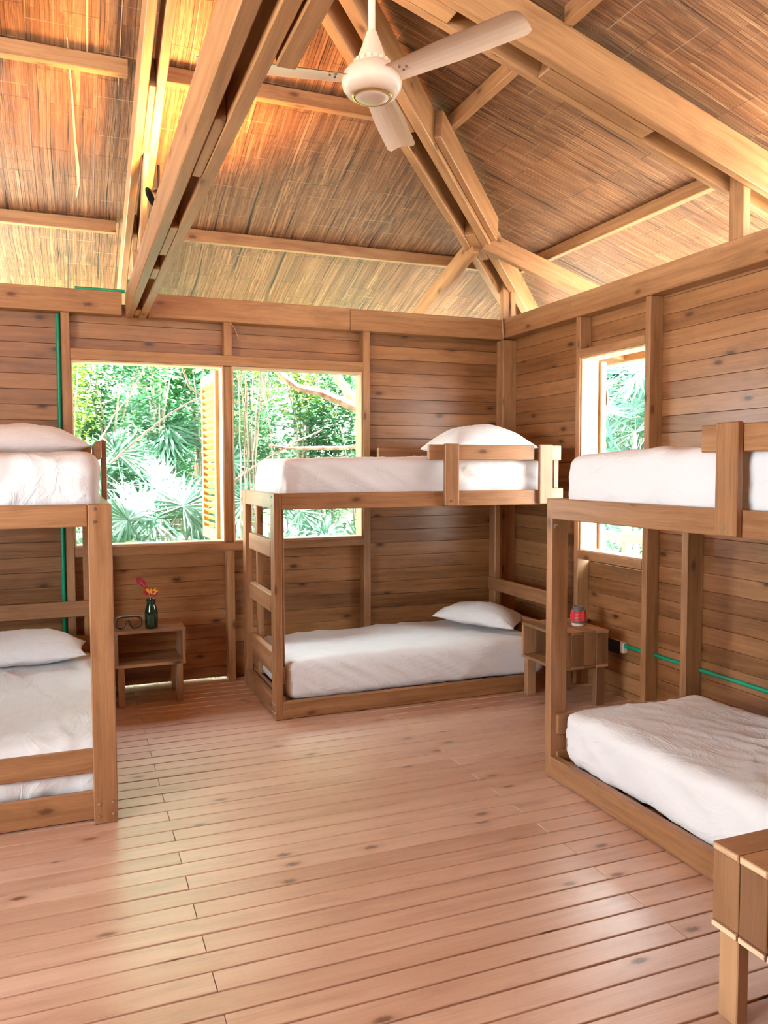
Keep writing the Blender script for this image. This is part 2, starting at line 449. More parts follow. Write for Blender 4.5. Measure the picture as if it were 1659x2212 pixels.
# pale strips standing in for daylight through slits in the mat
sp = MB()
def strip(pts, w_):
    """pale strip in place of a light slit on the back slope; pts = (x, d)"""
    for (xa, da, wa), (xb, db, wb_) in zip([(p[0], p[1], w_ * p[2]) for p in pts], [(p[0], p[1], w_ * p[2]) for p in pts][1:]):
        q = lambda x, d: (x, PYB - d, zr(d, ZM) - .003)
        sp.poly([q(xa - wa, da), q(xb - wb_, db), q(xb + wb_, db), q(xa + wa, da)], [(da, 0), (db, 0), (db, .02), (da, .02)], .9)
strip([(.10, 2.4, .8), (.115, 1.9, 1), (.12, 1.45, .8), (.125, 1.1, .6)], .006)
strip([(.03, 1.25, .5), (.05, .9, .8), (.065, .55, 1), (.08, .32, 1.6), (.085, .16, 1.2), (.07, .02, .2)], .006)
strip([(.27, 2.4, .6), (.275, 1.6, .6), (.28, 1.0, .5)], .004)
strip([(.62, 1.9, .6), (.63, 1.3, .7), (.64, .9, .4)], .004)
strip([(-.62, -.2, .2), (-.60, -.5, 1.4), (-.57, -.9, .5)], .007)
sp.build('mat_light_slit', 'pale', ce)

def roofbeam(name, a, b, w_, h, label, lift=0, mat='beam'):
    m = MB(); m.beam(a, b, w_, h, lift)
    return struct(m.build(name, mat, bevel=.004), label)
def back_pt(x, d, z0=ZB): return (x, PYB - d, zr(d, z0))
def right_pt(y, d, z0=ZB): return (PXR - d, y, zr(d, z0))
# truss in the plane x = .42: tie beam pair, rafter pair, web
for i, x in enumerate((.385, .467)):
    roofbeam('tie_beam', (x, 5.60, 2.505), (x, .02, 2.505), .046, .16, ('left', 'right')[i] + ' half of the paired tie beam')
    roofbeam('rafter', back_pt(x - .008, -1.2), back_pt(x - .008, 2.72), .046, .19, ('left', 'right')[i] + ' half of the paired rafter above the tie beam')
for y0, y1 in ((2.36, 2.84), (3.47, 3.92), (4.2, 4.42), (5.33, 5.52), (1.2, 1.6)):
    trim((.409, y0, 2.507), (.443, y1, 2.66))
for d0, d1 in ((-.35, .15), (.9, 1.4), (2.0, 2.3)):
    roofbeam('rafter_block', back_pt(.418, d0), back_pt(.418, d1), .034, .17, 'spacer block in the truss rafter %.1f' % d0)
trim((.497, 1.35, 2.50), (.548, 1.99, 2.67), label='splice board on the side of the tie beam')
roofbeam('truss_web', (.427, 5.12, 2.66), (.427, 4.62, 3.24), .03, .09, 'diagonal web board inside the truss')
trim((.41, PYB + .01, ZP1), (.444, YB - .02, 3.0), label='short post under the truss rafter')
# right slope paired rafter with its post
for i, y in enumerate((3.155, 3.305)):
    roofbeam('rafter', right_pt(y, -1.2, ZB + .01), right_pt(y, 2.30, ZB + .01), .046, .195, ('near', 'far')[i] + ' half of the paired rafter over the right wall')
for d0, d1 in ((.55, 1.15), (1.62, 2.3)):
    roofbeam('rafter_block', right_pt(3.23, d0, ZB + .012), right_pt(3.23, d1, ZB + .012), .10, .17, 'spacer block in the right rafter %.1f' % d0)
trim((PXR + .02, 3.182, ZP1 + .008), (PXR + .07, 3.278, 3.06), label='short post under the paired right rafter')
# hip pair from the back right corner
dg = 1 / math.sqrt(2)
def hip_pt(d, off, z0): return (PXR - d - off * dg, PYB - d + off * dg, zr(d, z0))
for i, off in enumerate((.082, -.058)):
    roofbeam('hip_rafter', hip_pt(-1.15, off, 2.90), hip_pt(2.74, off, 2.90), .052 if i == 0 else .06, .20, ('left', 'right')[i] + ' half of the paired hip rafter over the corner')
for d0, d1 in ((.36, .62), (1.42, 1.75), (2.2, 2.7)):
    roofbeam('rafter_block', hip_pt(d0, .016, 2.905), hip_pt(d1, .016, 2.905), .08, .17, 'spacer block in the hip rafter %.1f' % d0)
roofbeam('hip_splice', hip_pt(.50, -.112, 2.93), hip_pt(1.34, -.112, 2.93), .045, .17, 'splice board on the side of the hip rafter')
trim((PXR - .012, PYB + .0, ZP1), (PXR + .045, PYB + .055, 3.0), label='short post in the corner under the hip rafter')
trim((PXR + .05, PYB - .02, ZP1), (PXR + .09, PYB + .02, 2.95), label='short block beside the corner post')
roofbeam('jack_rafter', right_pt(5.02, .50, 2.875), right_pt(5.02, -1.1, 2.875), .05, .135, 'jack rafter from the hip over the right wall')
roofbeam('jack_rafter', back_pt(2.70, .50, 2.86), back_pt(2.70, -1.1, 2.86), .05, .135, 'jack rafter from the hip over the back wall')
# the other hips and rafters, seen only at the edges of the frame
for sx, sy in ((-1, 1), (-1, -1), (1, -1)):
    c = (APX + sx * HALF, APY + sy * HALF)
    roofbeam('hip_rafter', (c[0] + sx * 1.15, c[1] + sy * 1.15, zr(-1.15, 2.92)), (APX + sx * .06, APY + sy * .06, zr(2.74, 2.92)), .09, .20, 'hip rafter over the %s %s corner' % ('back' if sy > 0 else 'front', 'left' if sx < 0 else 'right'))
# purlins
def purlin(a, b, label): return roofbeam('purlin', a, b, .052, .082, label)
for d, w_ in ((-.17, 'lower'), (1.17, 'upper')):
    zb = zr(d, ZT)
    xs = APX - HALF + d, PXR - d
    purlin((xs[0], PYB - d, zb), (APX - .10, PYB - d, zb), w_ + ' purlin of the back slope left of the truss')
    purlin((APX + .08, PYB - d, zb), (xs[1] - .06, PYB - d, zb), w_ + ' purlin of the back slope right of the truss')
for d, w_ in ((-.20, 'lower'), (1.09, 'upper')):
    zb = zr(d, ZT)
    purlin((PXR - d, PYB - d - .08, zb), (PXR - d, 3.34, zb), w_ + ' purlin of the right slope up to the paired rafter')
    purlin((PXR - d, 3.12, zb), (PXR - d, APY - HALF + d, zb), w_ + ' purlin of the right slope in front of the paired rafter')

# ------------------------------------------------------------------ bunks
def bunk(loc, rz, label, ladder=False):
    t = thing('bunk_bed', label, 'bunk bed', loc, rz, 'plank bunk beds')
    def part(name, *boxes, bev=.004, mat='bunk', label=None):
        m = MB()
        for a, b in boxes: m.box(a, b)
        o = m.build(name, mat, t, bevel=bev)
        if label: o['label'] = label
        return o
    LN, WD = 1.99, .92
    pt, pw = .045, .095
    legs = []
    for u0 in (0, LN - pt):
        for w0 in (0, WD - pw):
            legs.append(part('leg', ((u0, w0, 0), (u0 + pt, w0 + pw, 1.355))))
    for w0 in (0, WD - pt):
        part('side_rail', ((pt, w0, 1.258), (LN - pt - .055 if w0 == 0 and ladder else LN - pt, w0 + pt, 1.355)))
        part('side_rail', ((pt, w0, .003), (LN - pt, w0 + pt, .105)))
    for u0 in (0, LN - pt):
        part('end_rail', ((u0, pw, 1.262), (u0 + pt, WD - pw, 1.355)))
    part('end_board', ((pt, .03, .21), (pt + .022, WD - .03, .312)))
    part('end_board', ((pt, .03, .006), (pt + .022, WD - .03, .13)))
    part('headboard_rail', ((LN - pt - .022, .03, .555), (LN - pt, WD - .02, .655)))
    part('headboard_rail', ((LN - pt - .022, .03, .32), (LN - pt, WD - .02, .43)))
    part('headboard_rail', ((LN - pt - .022, .03, 1.55), (LN - pt, WD - .02, 1.65)))
    for w0 in (.03, WD - .03 - .09):
        part('headboard_post', ((LN - pt, w0, 1.356), (LN - pt + .04, w0 + .09, 1.655)))
    for z in (.082, 1.30):
        m = MB()
        for i in range(13):
            uu = pt + .045 + i * .14
            m.box((uu, pt + .002, z - .02), (uu + .09, WD - pt - .002, z), 1)
        m.build('slat_base', 'bunk', t, bevel=.002)
    part('guard_post', ((1.10, -.029, 1.262), (1.20, 0, 1.657)))
    part('guard_rail', ((1.0, .0, 1.555), (1.775 if ladder else 1.90, .029, 1.652)))
    # back guard
    part('guard_rail', ((1.0, WD - .044, 1.555), (1.90, WD, 1.652)))
    part('guard_post', ((1.10, WD, 1.262), (1.20, WD + .04, 1.657)))
    if ladder:
        part('guard_post', ((1.80, -.029, 1.262), (1.90, 0, 1.657)))
        part('guard_rail', ((1.895, .0, 1.552), (1.985, .029, 1.652)))
        part('side_rail', ((1.905, -.012, 1.285), (1.995, .03, 1.366)))
        part('ladder_rail', ((.044, .095, .12), (.083, .14, 1.30)))
        part('ladder_rail', ((.044, .655, .12), (.083, .70, 1.30)))
        for z in (.293, .637, .968):
            part('rung', ((-.002, .098, z), (.040, .70, z + .105)))
        part('end_rail', ((.0, .10, .01), (.04, WD - .1, .12)))
    # bolts
    def bolt(p, axis):
        m = MB(); v = Vector(p); d = Vector(axis)
        m.tube([v, v + d * .004], .0065, 8)
        o = m.build('bolt', 'steel', t); o['label'] = 'bright metal bolt'
    bolt((1.145, -.029, 1.292), (0, -1, 0))
    for w_, z in ((.075, .088), (.02, .092), (.075, .035), (.02, .04)):
        bolt((0, w_, z), (-1, 0, 0))
    for w_, z in ((.07, 1.335), (.07, 1.282)):
        bolt((0, w_, z), (-1, 0, 0))
    return t, part
BA, pA = bunk((1.103, 4.56, 0), 0, 'wooden bunk bed with ladder under the right-hand back window', True)
BB, pB = bunk((2.13, 3.265, 0), math.radians(-90), 'wooden bunk bed along the right wall beneath the narrow window')
BC, pC = bunk((.155, 3.49, 0), math.radians(90), 'wooden bunk bed with its head to the back wall, beside the diving mask table')
# hook in the leg of the right bunk
m = MB(); m.tube([(.045 + .0, .015, 1.225), (.055, .015, 1.225)], .003, 6)
m.tube([(.058 + 0, .015 + .008 * math.cos(a), 1.225 + .008 * math.sin(a)) for a in [i * .6 for i in range(9)]], .0022, 6)
m.build('eye_hook', 'steel', BB)

# ------------------------------------------------------------------ mattresses, pillows
def rounded(sx, sy, sz, r, step, fn):
    """rounded box of half sizes, sampled on a grid, displaced along its normal by fn(p, n)"""
    mb = MB(); idx = {}; h = Vector((sx, sy, sz))
    def vert(p):
        key = (round(p[0], 5), round(p[1], 5), round(p[2], 5))
        if key in idx: return idx[key]
        p = Vector(p)
        inn = Vector([max(-(h[i] - r), min(h[i] - r, p[i])) for i in range(3)])
        d = p - inn
        n = d.normalized() if d.length > 1e-6 else Vector((0, 0, 1))
        q = inn + n * r
        q = q + fn(q, n)
        mb.v.append(tuple(q)); idx[key] = len(mb.v) - 1; return idx[key]
    for ax in range(3):
        a, b = [i for i in range(3) if i != ax]
        na, nb = max(2, round(2 * h[a] / step)), max(2, round(2 * h[b] / step))
        for sgn in (-1, 1):
            for i in range(na):
                for j in range(nb):
                    q = []
                    for di, dj in ((0, 0), (1, 0), (1, 1), (0, 1)):
                        p = [0, 0, 0]; p[ax] = sgn * h[ax]
                        p[a] = -h[a] + 2 * h[a] * (i + di) / na; p[b] = -h[b] + 2 * h[b] * (j + dj) / nb
                        q.append(vert(p))
                    flip = (sgn < 0) ^ (ax == 1)
                    if flip: q.reverse()
                    mb.f.append(tuple(q)); mb.mi.append(0)
                    mb.uv += [(0, 0)] * 4; mb.r += [.5] * 4
    return mb
def ridg(p): return 1 - abs(noise.noise(p)) * 2
def mattress(loc, rz, label, seed, top=.245):
    o_ = Vector((seed * 7.1, seed * 3.3, seed * 1.7)); sx, sy, sz = .905, .410, top / 2
    def fn(p, n):
        side = 1 - abs(n.z)
        big = noise.noise(Vector((p.x * 2.2, p.y * 2.2, p.z * 2)) + o_) * .012
        # drag folds from the corners on the sides, gentle creases on top
        f1 = max(0, ridg(Vector((p.x * 5 + p.z * 9, p.y * 5, p.z * 3 + p.x * 1.5)) + o_) - .52) * .018
        f2 = max(0, ridg(Vector((p.x * 3 + p.y * 6, p.y * 3 - p.x * 4, 0)) + o_ * 2) - .70) * .018
        f3 = max(0, ridg(Vector((p.x * 9 - p.y * 6, p.y * 7 + p.x * 4, p.z * 8)) + o_ * 3) - .80) * .010 * (.3 + side)
        ce_ = max(0, abs(p.x) - .62) / .32
        f4 = side * ce_ * noise.noise(Vector((p.x * 26, p.y * 26, p.z * 4)) + o_) * .010
        f5 = max(0, ridg(Vector(((p.x + p.y) * 1.3, (p.y - p.x * .45 + p.z * .8) * 6.5, 0)) + o_ * 5) - .35) * .026 * min(1, max(0, noise.noise(Vector((p.x * 1.6, p.y * 1.6, 3)) + o_) + .35))
        sag = Vector((0, 0, -.016 * max(0, p.z / sz) * (abs(p.x) / sx) ** 4))
        return n * (big + f1 * (.5 + .7 * side) + f2 * (1 - side * .6) + f3 + f4 + f5) + sag
    mb = rounded(sx, sy, sz, .055, .021, fn)
    o = mb.build('mattress', 'sheet', None, smooth=True)
    o.location = loc; o.rotation_euler = (0, 0, rz)
    return tag(o, label, 'mattress', 'sheeted mattresses on the bunks')
def bl(b, u, w_, z):
    c, s = math.cos(b.rotation_euler.z), math.sin(b.rotation_euler.z)
    return (b.location.x + u * c - w_ * s, b.location.y + u * s + w_ * c, z)
zs = {BA: 0, BB: math.radians(-90), BC: math.radians(90)}
for i, (b, lab) in enumerate(((BA, 'of the bunk with the ladder'), (BB, 'of the bunk along the right wall'), (BC, 'of the bunk beside the diving mask table'))):
    mattress(bl(b, .993, .457, .090 + .130), zs[b], 'white sheeted mattress on the lower deck ' + lab, i + 1, .255)
    mattress(bl(b, .993, .457, 1.306 + .134), zs[b], 'white sheeted mattress on the upper deck ' + lab, i + 11, .262)

def pillow(loc, rot, label, seed, lx=.34, ly=.235, h=.085, tilt=(0, 0)):
    mb = MB(); N = 44; Mn = 32; o_ = Vector((seed * 5.1, seed * 2.7, seed))
    def pt(i, j, s_):
        a, b = -1 + 2 * i / N, -1 + 2 * j / Mn
        x = lx * a * (1 - .10 * (1 - b * b) * a * a - .02 * abs(b)); y = ly * b * (1 - .13 * (1 - a * a) * b * b)
        e = max(0, (1 - a ** 4)) ** .55 * max(0, (1 - b ** 4)) ** .55
        e *= (.55 + .45 * (1 - a * a) * (1 - b * b))
        z = s_ * h * e
        edge = 1 - min(1, e * 1.3)
        wv = noise.noise(Vector((x * 6, y * 6, s_ * 2)) + o_) * .016 * min(1, e * 2)
        ang = math.atan2(y, x); cr = noise.noise(Vector((ang * 5, math.hypot(x, y) * 3, s_)) + o_) * .016 * min(1, e * 3) * edge
        f_ = max(0, ridg(Vector((x * 9 + y * 4, y * 9, s_)) + o_) - .7) * .014 * min(1, e * 2)
        z += s_ * (wv + cr + f_)
        if s_ < 0: z *= .45
        z += noise.noise(Vector((x * 9, y * 9, 7)) + o_) * .008 * edge
        return (x, y, z)
    for s_ in (1, -1):
        base = len(mb.v)
        for i in range(N + 1):
            for j in range(Mn + 1): mb.v.append(pt(i, j, s_))
        for i in range(N):
            for j in range(Mn):
                q = [base + i * (Mn + 1) + j, base + (i + 1) * (Mn + 1) + j, base + (i + 1) * (Mn + 1) + j + 1, base + i * (Mn + 1) + j + 1]
                if s_ < 0: q.reverse()
                mb.f.append(tuple(q)); mb.mi.append(0); mb.uv += [(0, 0)] * 4; mb.r += [.5] * 4
    o = mb.build('pillow', 'pillowcase', None, smooth=True)
    import bmesh
    bm = bmesh.new(); bm.from_mesh(o.data); bmesh.ops.remove_doubles(bm, verts=bm.verts, dist=.0004); bm.to_mesh(o.data); bm.free()
    o.data.polygons.foreach_set('use_smooth', [True] * len(o.data.polygons))
    o.location = loc; o.rotation_euler = (tilt[0], tilt[1], rot)
    return tag(o, label, 'pillow')
pillow((2.655, 4.93, 1.638), .08, 'domed white pillow on the upper deck of the bunk with the ladder', 1, .345, .255, .163)
pillow((2.765, 5.09, .412), -.80, 'white pillow lying askew on the lower deck of the bunk with the ladder', 2, .31, .22, .105, (0.0, 0.08))
pillow((-.285, 5.08, 1.634), 0.0, 'white pillow on the upper deck of the bunk beside the diving mask table', 3, .41, .22, .125)
pillow((-.315, 5.10, .412), .0, 'plump white pillow on the lower deck of the bunk beside the diving mask table', 4, .39, .20, .135)

# ------------------------------------------------------------------ crate tables
def crate(loc, rz, label):
    """open box on four legs; local x = width between planked sides, open toward -y and +y"""
    t = thing('crate_table', label, 'bedside table', loc, rz, 'crate bedside tables')
    Wd, D, z0, z1 = .435, .37, .25, .485
    def planks(name, mk, n, L, pal=True):
        m = MB()
        for i in range(n):
            a = i * L / n + .0015; b = (i + 1) * L / n - .0015
            mk(m, a, b)
        return m.build(name, ['crate', 'pale'], t, bevel=.002)
    planks('tabletop', lambda m, a, b: (m.box((0, a, z1 - .02), (Wd, b, z1), 0), m.box((-.0015, a + .004, z1 - .017), (0, b - .003, z1 - .003), 1, mi=1)), 4, D)
    planks('shelf', lambda m, a, b: (m.box((0, a, z0), (Wd, b, z0 + .02), 0), m.box((-.004, a + .002, z0 + .003), (0, b - .002, z0 + .018), 1, mi=1)), 4, D)
    for x0 in (.002, Wd - .022):
        planks('side_panel', lambda m, a, b: m.box((x0, a, z0 + .0205), (x0 + .02, b, z1 - .0205), 2), 4, D)
    for x0 in (.018, Wd - .058):
        for y0 in (.012, D - .078):
            m = MB(); m.box((x0, y0, 0), (x0 + .04, y0 + .066, z0 - .0005)); m.build('leg', 'crate', t, bevel=.003)
    return t
crate((.229, 5.165, 0), 0, 'plank crate bedside table holding the bottle and diving mask')
crate((2.758, 4.515, 0), math.radians(-90), 'plank crate bedside table holding the red lantern')
crate((1.606, 1.265, 0), 0, 'plank crate bedside table with raw plank ends, standing against the right wall bunk')

# bottle with flower
m = MB(); prof = [(.001, 0), (.036, 0), (.040, .006), (.041, .10), (.038, .122), (.028, .150), (.026, .172), (.030, .178), (.030, .186), (.025, .188), (.022, .186), (.021, .15), (.001, .145)]
bt = thing('glass_bottle', 'dark green glass bottle used as a flower vase', 'bottle', (.458, 5.225, .4855))
smooth_angle(m.lathe(prof).build('bottle_body', 'glass', bt))
fs = thing('flower_sprig', 'crimson and yellow tropical flower sprig standing in the green bottle', 'flower', (.458, 5.225, .64))
m = MB(); m.tube([(0, 0, -.01), (-.006, 0, .05), (-.03, 0, .11), (-.065, 0, .15)], .003, 6); m.build('stem', 'stem', fs)
m2 = MB(); m2.tube([(.006, 0, -.01), (.012, .004, .045), (.014, 0, .06)], .0028, 6); m2.build('stem', 'stem', fs)
def petal(mb, o, d, L, w_):
    o, d = Vector(o), Vector(d).normalized(); s_ = d.cross(Vector((0, 1, .2))).normalized()
    up = s_.cross(d); rn = R.random(); pr = [(0, .15), (.3, .9), (.6, 1), (.85, .5), (1, .02)]
    rows = []
    for t_, ww in pr:
        c = o + d * L * t_ + up * (math.sin(t_ * 2.6) * L * .16)
        rows.append((c - s_ * w_ * ww + up * w_ * .35 * ww, c, c + s_ * w_ * ww + up * w_ * .35 * ww))
    for r0, r1 in zip(rows, rows[1:]):
        for i in range(2):
            mb.poly([r0[i], r0[i + 1], r1[i + 1], r1[i]], [(0, 0)] * 4, rn)
pc = MB(); py_ = MB()
for o, d, L in (((-.004, 0, .055), (.5, -.3, .6), .05), ((-.004, 0, .055), (-.9, -.3, .5), .055), ((-.01, 0, .075), (-.6, -.4, .9), .05), ((-.025, 0, .10), (-1, .1, .75), .05), ((-.03, 0, .11), (-.4, -.3, 1), .045),
                ((-.05, 0, .135), (-1, -.1, .55), .045), ((-.05, 0, .135), (-.35, -.2, 1), .04), ((-.062, 0, .148), (-.9, 0, .9), .035), ((.012, 0, .045), (.7, -.4, .7), .045), ((.01, 0, .045), (.1, -.5, .8), .045)):
    petal(pc, o, d, L, .013)
for o, d, L in (((.012, -.008, .062), (.45, -.4, 1), .045), ((.006, -.008, .06), (-.2, -.4, 1), .045), ((-.008, -.008, .07), (-.5, -.5, .8), .042), ((.018, -.006, .058), (.75, -.4, .8), .04)):
    petal(py_, o, d, L, .009)
pc.build('petal', 'crimson', fs, smooth=True); py_.build('petal', 'yellow', fs, smooth=True)['label'] = 'yellow petals'

# diving mask
mk = thing('diving_mask', 'clear black-rimmed diving mask resting on the crate table beside the bottle', 'diving mask', (.318, 5.215, .4855), .05)
raw = [(240, 815), (300, 803), (400, 800), (500, 803), (560, 815), (582, 850), (585, 915), (570, 955), (520, 972), (465, 978), (430, 930), (410, 880), (390, 868), (368, 880), (340, 940), (305, 982), (260, 965), (225, 935), (220, 870)]
out = [((x - 402) * .155 / 365, (984 - z) * .155 / 365 + .006) for x, z in raw]
m = MB(); m.tube([(x, 0, z) for x, z in out], .0062, 8, closed=True); smooth_angle(m.build('frame', 'rubber', mk))
m = MB(); m.tube([(x * .86, .03, z * .9 + .004) for x, z in out], .004, 8, closed=True)
for x, z in out[::2]: m.tube([(x, .002, z), (x * .86, .03, z * .9 + .004)], .002, 5)
m.build('skirt', 'lens', mk, smooth=True)['label'] = 'clear soft skirt'
m = MB()
c0 = Vector((0, .001, .056))
for (x0, z0), (x1, z1) in zip(out, out[1:] + out[:1]):
    m.poly([(c0.x, .001, c0.z), (x0, .001, z0), (x1, .001, z1)], [(0, 0)] * 3, .5)
m.build('lens', 'lens', mk)['label'] = 'clear lens'

# lantern
ln = thing('camping_lantern', 'small red and grey lantern standing on the crate table by the right wall', 'lantern', (3.035, 4.275, .4855))
smooth_angle(MB().lathe([(.001, 0), (.042, 0), (.044, .004), (.044, .014), (.041, .016), (.001, .016)]).build('base', 'white_box', ln))['label'] = 'pale base ring'
smooth_angle(MB().lathe([(.001, .016), (.043, .016), (.045, .02), (.045, .028), (.001, .028)]).build('base', 'grey', ln))
smooth_angle(MB().lathe([(.001, .026), (.034, .026), (.032, .10), (.001, .10)]).build('lamp_core', 'cream', ln))
cg = MB()
for z, r_ in ((.031, .0445), (.041, .0450), (.051, .0448), (.061, .0442), (.071, .0434), (.081, .0422), (.091, .041)):
    cg.tube([(r_ * math.cos(a), r_ * math.sin(a), z) for a in [i * math.pi / 14 for i in range(28)]], .0032, 6, closed=True)
for i in range(8):
    a = i * math.pi / 4 + .2
    for da in (-.12, 0, .12) if i % 2 == 0 else (0,):
        cg.tube([(.0455 * math.cos(a + da), .0455 * math.sin(a + da), .028), (.0465 * math.cos(a + da), .0465 * math.sin(a + da), .055), (.0425 * math.cos(a + da), .0425 * math.sin(a + da), .097)], .0045, 6)
smooth_angle(cg.build('cage', 'red', ln))
smooth_angle(MB().lathe([(.038, .094), (.042, .097), (.041, .103), (.036, .106), (.036, .117), (.038, .12), (.037, .123), (.031, .123), (.030, .108), (.001, .108)]).build('cap', 'grey', ln))

# ------------------------------------------------------------------ ceiling fan
FX, FY, FZ = 1.012, 2.672, 2.862
fan = thing('ceiling_fan', 'cream three-bladed ceiling fan hanging from the roof', 'ceiling fan', (FX, FY, FZ))
roof_z = zr(min(PXR - FX, PYB - FY), ZM) - FZ
m = MB(); m.tube([(0, 0, .12), (0, 0, roof_z - .01)], .0125, 12); smooth_angle(m.build('downrod', 'cream', fan))
smooth_angle(MB().lathe([(.001, roof_z - .12), (.055, roof_z - .11), (.06, roof_z - .03), (.001, roof_z - .001)]).build('canopy', 'cream', fan))
smooth_angle(MB().lathe([(.013, .165), (.017, .160), (.054, .060), (.060, .052), (.062, .044), (.001, .042)], n=40).build('housing_cone', 'cream', fan))
smooth_angle(MB().lathe([(.001, .046), (.05, .046), (.066, .042), (.088, .030), (.102, .010), (.106, -.012), (.102, -.034), (.088, -.052), (.072, -.060), (.0005, -.060)], n=48).build('motor_housing', 'cream', fan), 30)
smooth_angle(MB().lathe([(.062, -.0595), (.0625, -.064), (.068, -.065), (.071, -.062), (.070, -.0585)], n=48).build('trim_ring', 'gold', fan), 60)['label'] = 'gold trim ring'
smooth_angle(MB().lathe([(.061, -.060), (.058, -.065), (.035, -.069), (.0005, -.070)], n=48).build('bottom_cap', 'cream', fan), 60)
wl_ = MB()
for i in range(18):
    a = i * math.pi / 9
    wl_.box((-.004, -.007, 0), (.004, .007, .012), 2, Matrix.Rotation(a, 4, 'Z') @ Matrix.Translation((.0615, 0, .046)))
wl_.build('vent_ring', 'cream', fan)
for ang in (-60, 172, 57):
    A = math.radians(ang); rot = Matrix.Rotation(A, 4, 'Z')
    mb = MB(); N = 26; rn = .5; L0, L1 = .095, .60
    tw = math.radians(-9)
    rows = []
    for i in range(N + 1):
        t_ = i / N; x = L0 + (L1 - L0) * t_
        hw = .047 + .012 * min(1, t_ * 2.2)
        if t_ > .95: hw *= math.sqrt(max(.0, 1 - ((t_ - .95) / .055) ** 2)) * .35 + .65
        chip = .0022 * noise.noise(Vector((x * 60, ang, 0)))
        row = []
        for k in range(7):
            c = -1 + k / 3
            y = hw * c + (chip if k == 6 else 0)
            z = -.010 * c * c + .006
            row.append(rot @ Vector((x, y * math.cos(tw) - z * math.sin(tw), y * math.sin(tw) + z * math.cos(tw) - .004)))
        rows.append(row)
    for dz in (0, .0022):
        for r0, r1 in zip(rows, rows[1:]):
            for k in range(6):
                q = [r0[k], r0[k + 1], r1[k + 1], r1[k]]
                q = [p + Vector((0, 0, dz)) for p in q]
                if dz == 0: q.reverse()
                mb.poly(q, [(0, 0)] * 4, rn)
    b = mb.build('blade', 'cream', fan, smooth=True)
    bk = MB(); bk.box((.085, -.022, .0), (.16, .022, .004), 0, rot @ Matrix.Rotation(tw, 4, 'X')); bk.build('blade_bracket', 'cream', b, bevel=.002)
    sc = MB()
    for sx, sy in ((.13, .012), (.13, -.012), (.15, 0)):
        p = rot @ Vector((sx, sy, -.001)); sc.tube([p + Vector((0, 0, .004)), p - Vector((0, 0, .0035))], .004, 8)
    sc.build('screw', 'grey', b)

# ------------------------------------------------------------------ clip lamp on the truss
lp = thing('clip_lamp', 'small black clip lamp under the truss rafter, lighting the bamboo', 'lamp', (.462, 4.66, 3.03))
m = MB(); m.lathe([(.001, .03), (.016, .03), (.018, .0), (.034, -.012), (.036, -.016), (.030, -.014), (.014, .004), (.001, .006)], n=24)
sh = smooth_angle(m.build('shade', 'matte_black', lp)); sh.rotation_euler = (0, math.radians(62), math.radians(8)); sh.location = (.004, 0, -.01); sh.scale = (1.5, 1.5, 1.5)
m = MB(); m.tube([(.03, 0, 0), (.03, 0, .16)], .007, 8); m.build('clamp', 'matte_black', lp)
m = MB(); m.lathe([(.001, -.03), (.015, -.026), (.024, -.008), (.024, .008), (.014, .026), (.001, .03)], n=20)
bulb = smooth_angle(m.build('bulb', 'glow', lp)); bulb.location = (.115, .0, .0); bulb['label'] = 'glowing warm bulb'

# ------------------------------------------------------------------ conduit, outlet, cords
def pipe(name, pts, r_, label, cat='pipe', mat='pvc', n=12):
    m = MB(); m.tube(pts, r_, n); return tag(smooth_angle(m.build(name, mat)), label, cat)
pipe('conduit_pipe', [(-.062, 5.642, .05), (-.060, 5.642, 1.2), (-.058, 5.642, 2.513)], .013, 'upright green conduit pipe on the back wall beside the left window')
pipe('conduit_pipe', [(.05, 5.60, ZP1 + .006), (.2, 5.60, ZP1 + .006), (.36, 5.60, ZP1 + .006)], .012, 'short green conduit pipe lying on top of the wall plate')
cp = thing('conduit_pipe', 'long green conduit pipe running low along the right wall', 'pipe', (3.315, 4.15, .348))
m = MB(); m.tube([(0, 0, 0), (0, -.28, .002), (0, -.70, .001), (0, -1.5, -.002), (0, -3.0, 0)], .0125, 12); smooth_angle(m.build('tube', 'pvc', cp))
m = MB(); m.tube([(0, .004, 0), (0, -.035, 0)], .0165, 12); smooth_angle(m.build('coupling', 'pvc', cp))
ob = thing('outlet_box', 'ivory outlet box with black cover on the right wall at the pipe end', 'outlet', (3.33, 4.24, .335))
m = MB(); m.box((-.035, -.09, -.035), (0, .06, .035)); m.build('housing', 'white_box', ob, bevel=.004)
m = MB(); m.box((-.039, -.06, -.045), (-.0352, .11, .04)); m.build('cover', 'black', ob, bevel=.002)
pipe('cord_loop', [(3.200, 5.553, 2.70), (3.196, 5.545, 2.64), (3.203, 5.543, 2.57), (3.212, 5.545, 2.535), (3.205, 5.545, 2.53), (3.198, 5.547, 2.58), (3.200, 5.553, 2.68)], .0028, 'thin cord loop hanging in the back corner at the plate', 'cord', 'cord', 6)
pipe('cord_end', [(1.045, 5.553, 2.52), (1.06, 5.55, 2.50), (1.085, 5.548, 2.46), (1.105, 5.548, 2.40)], .0025, 'thin cord end hanging below the plate between the two windows', 'cord', 'cord', 6)

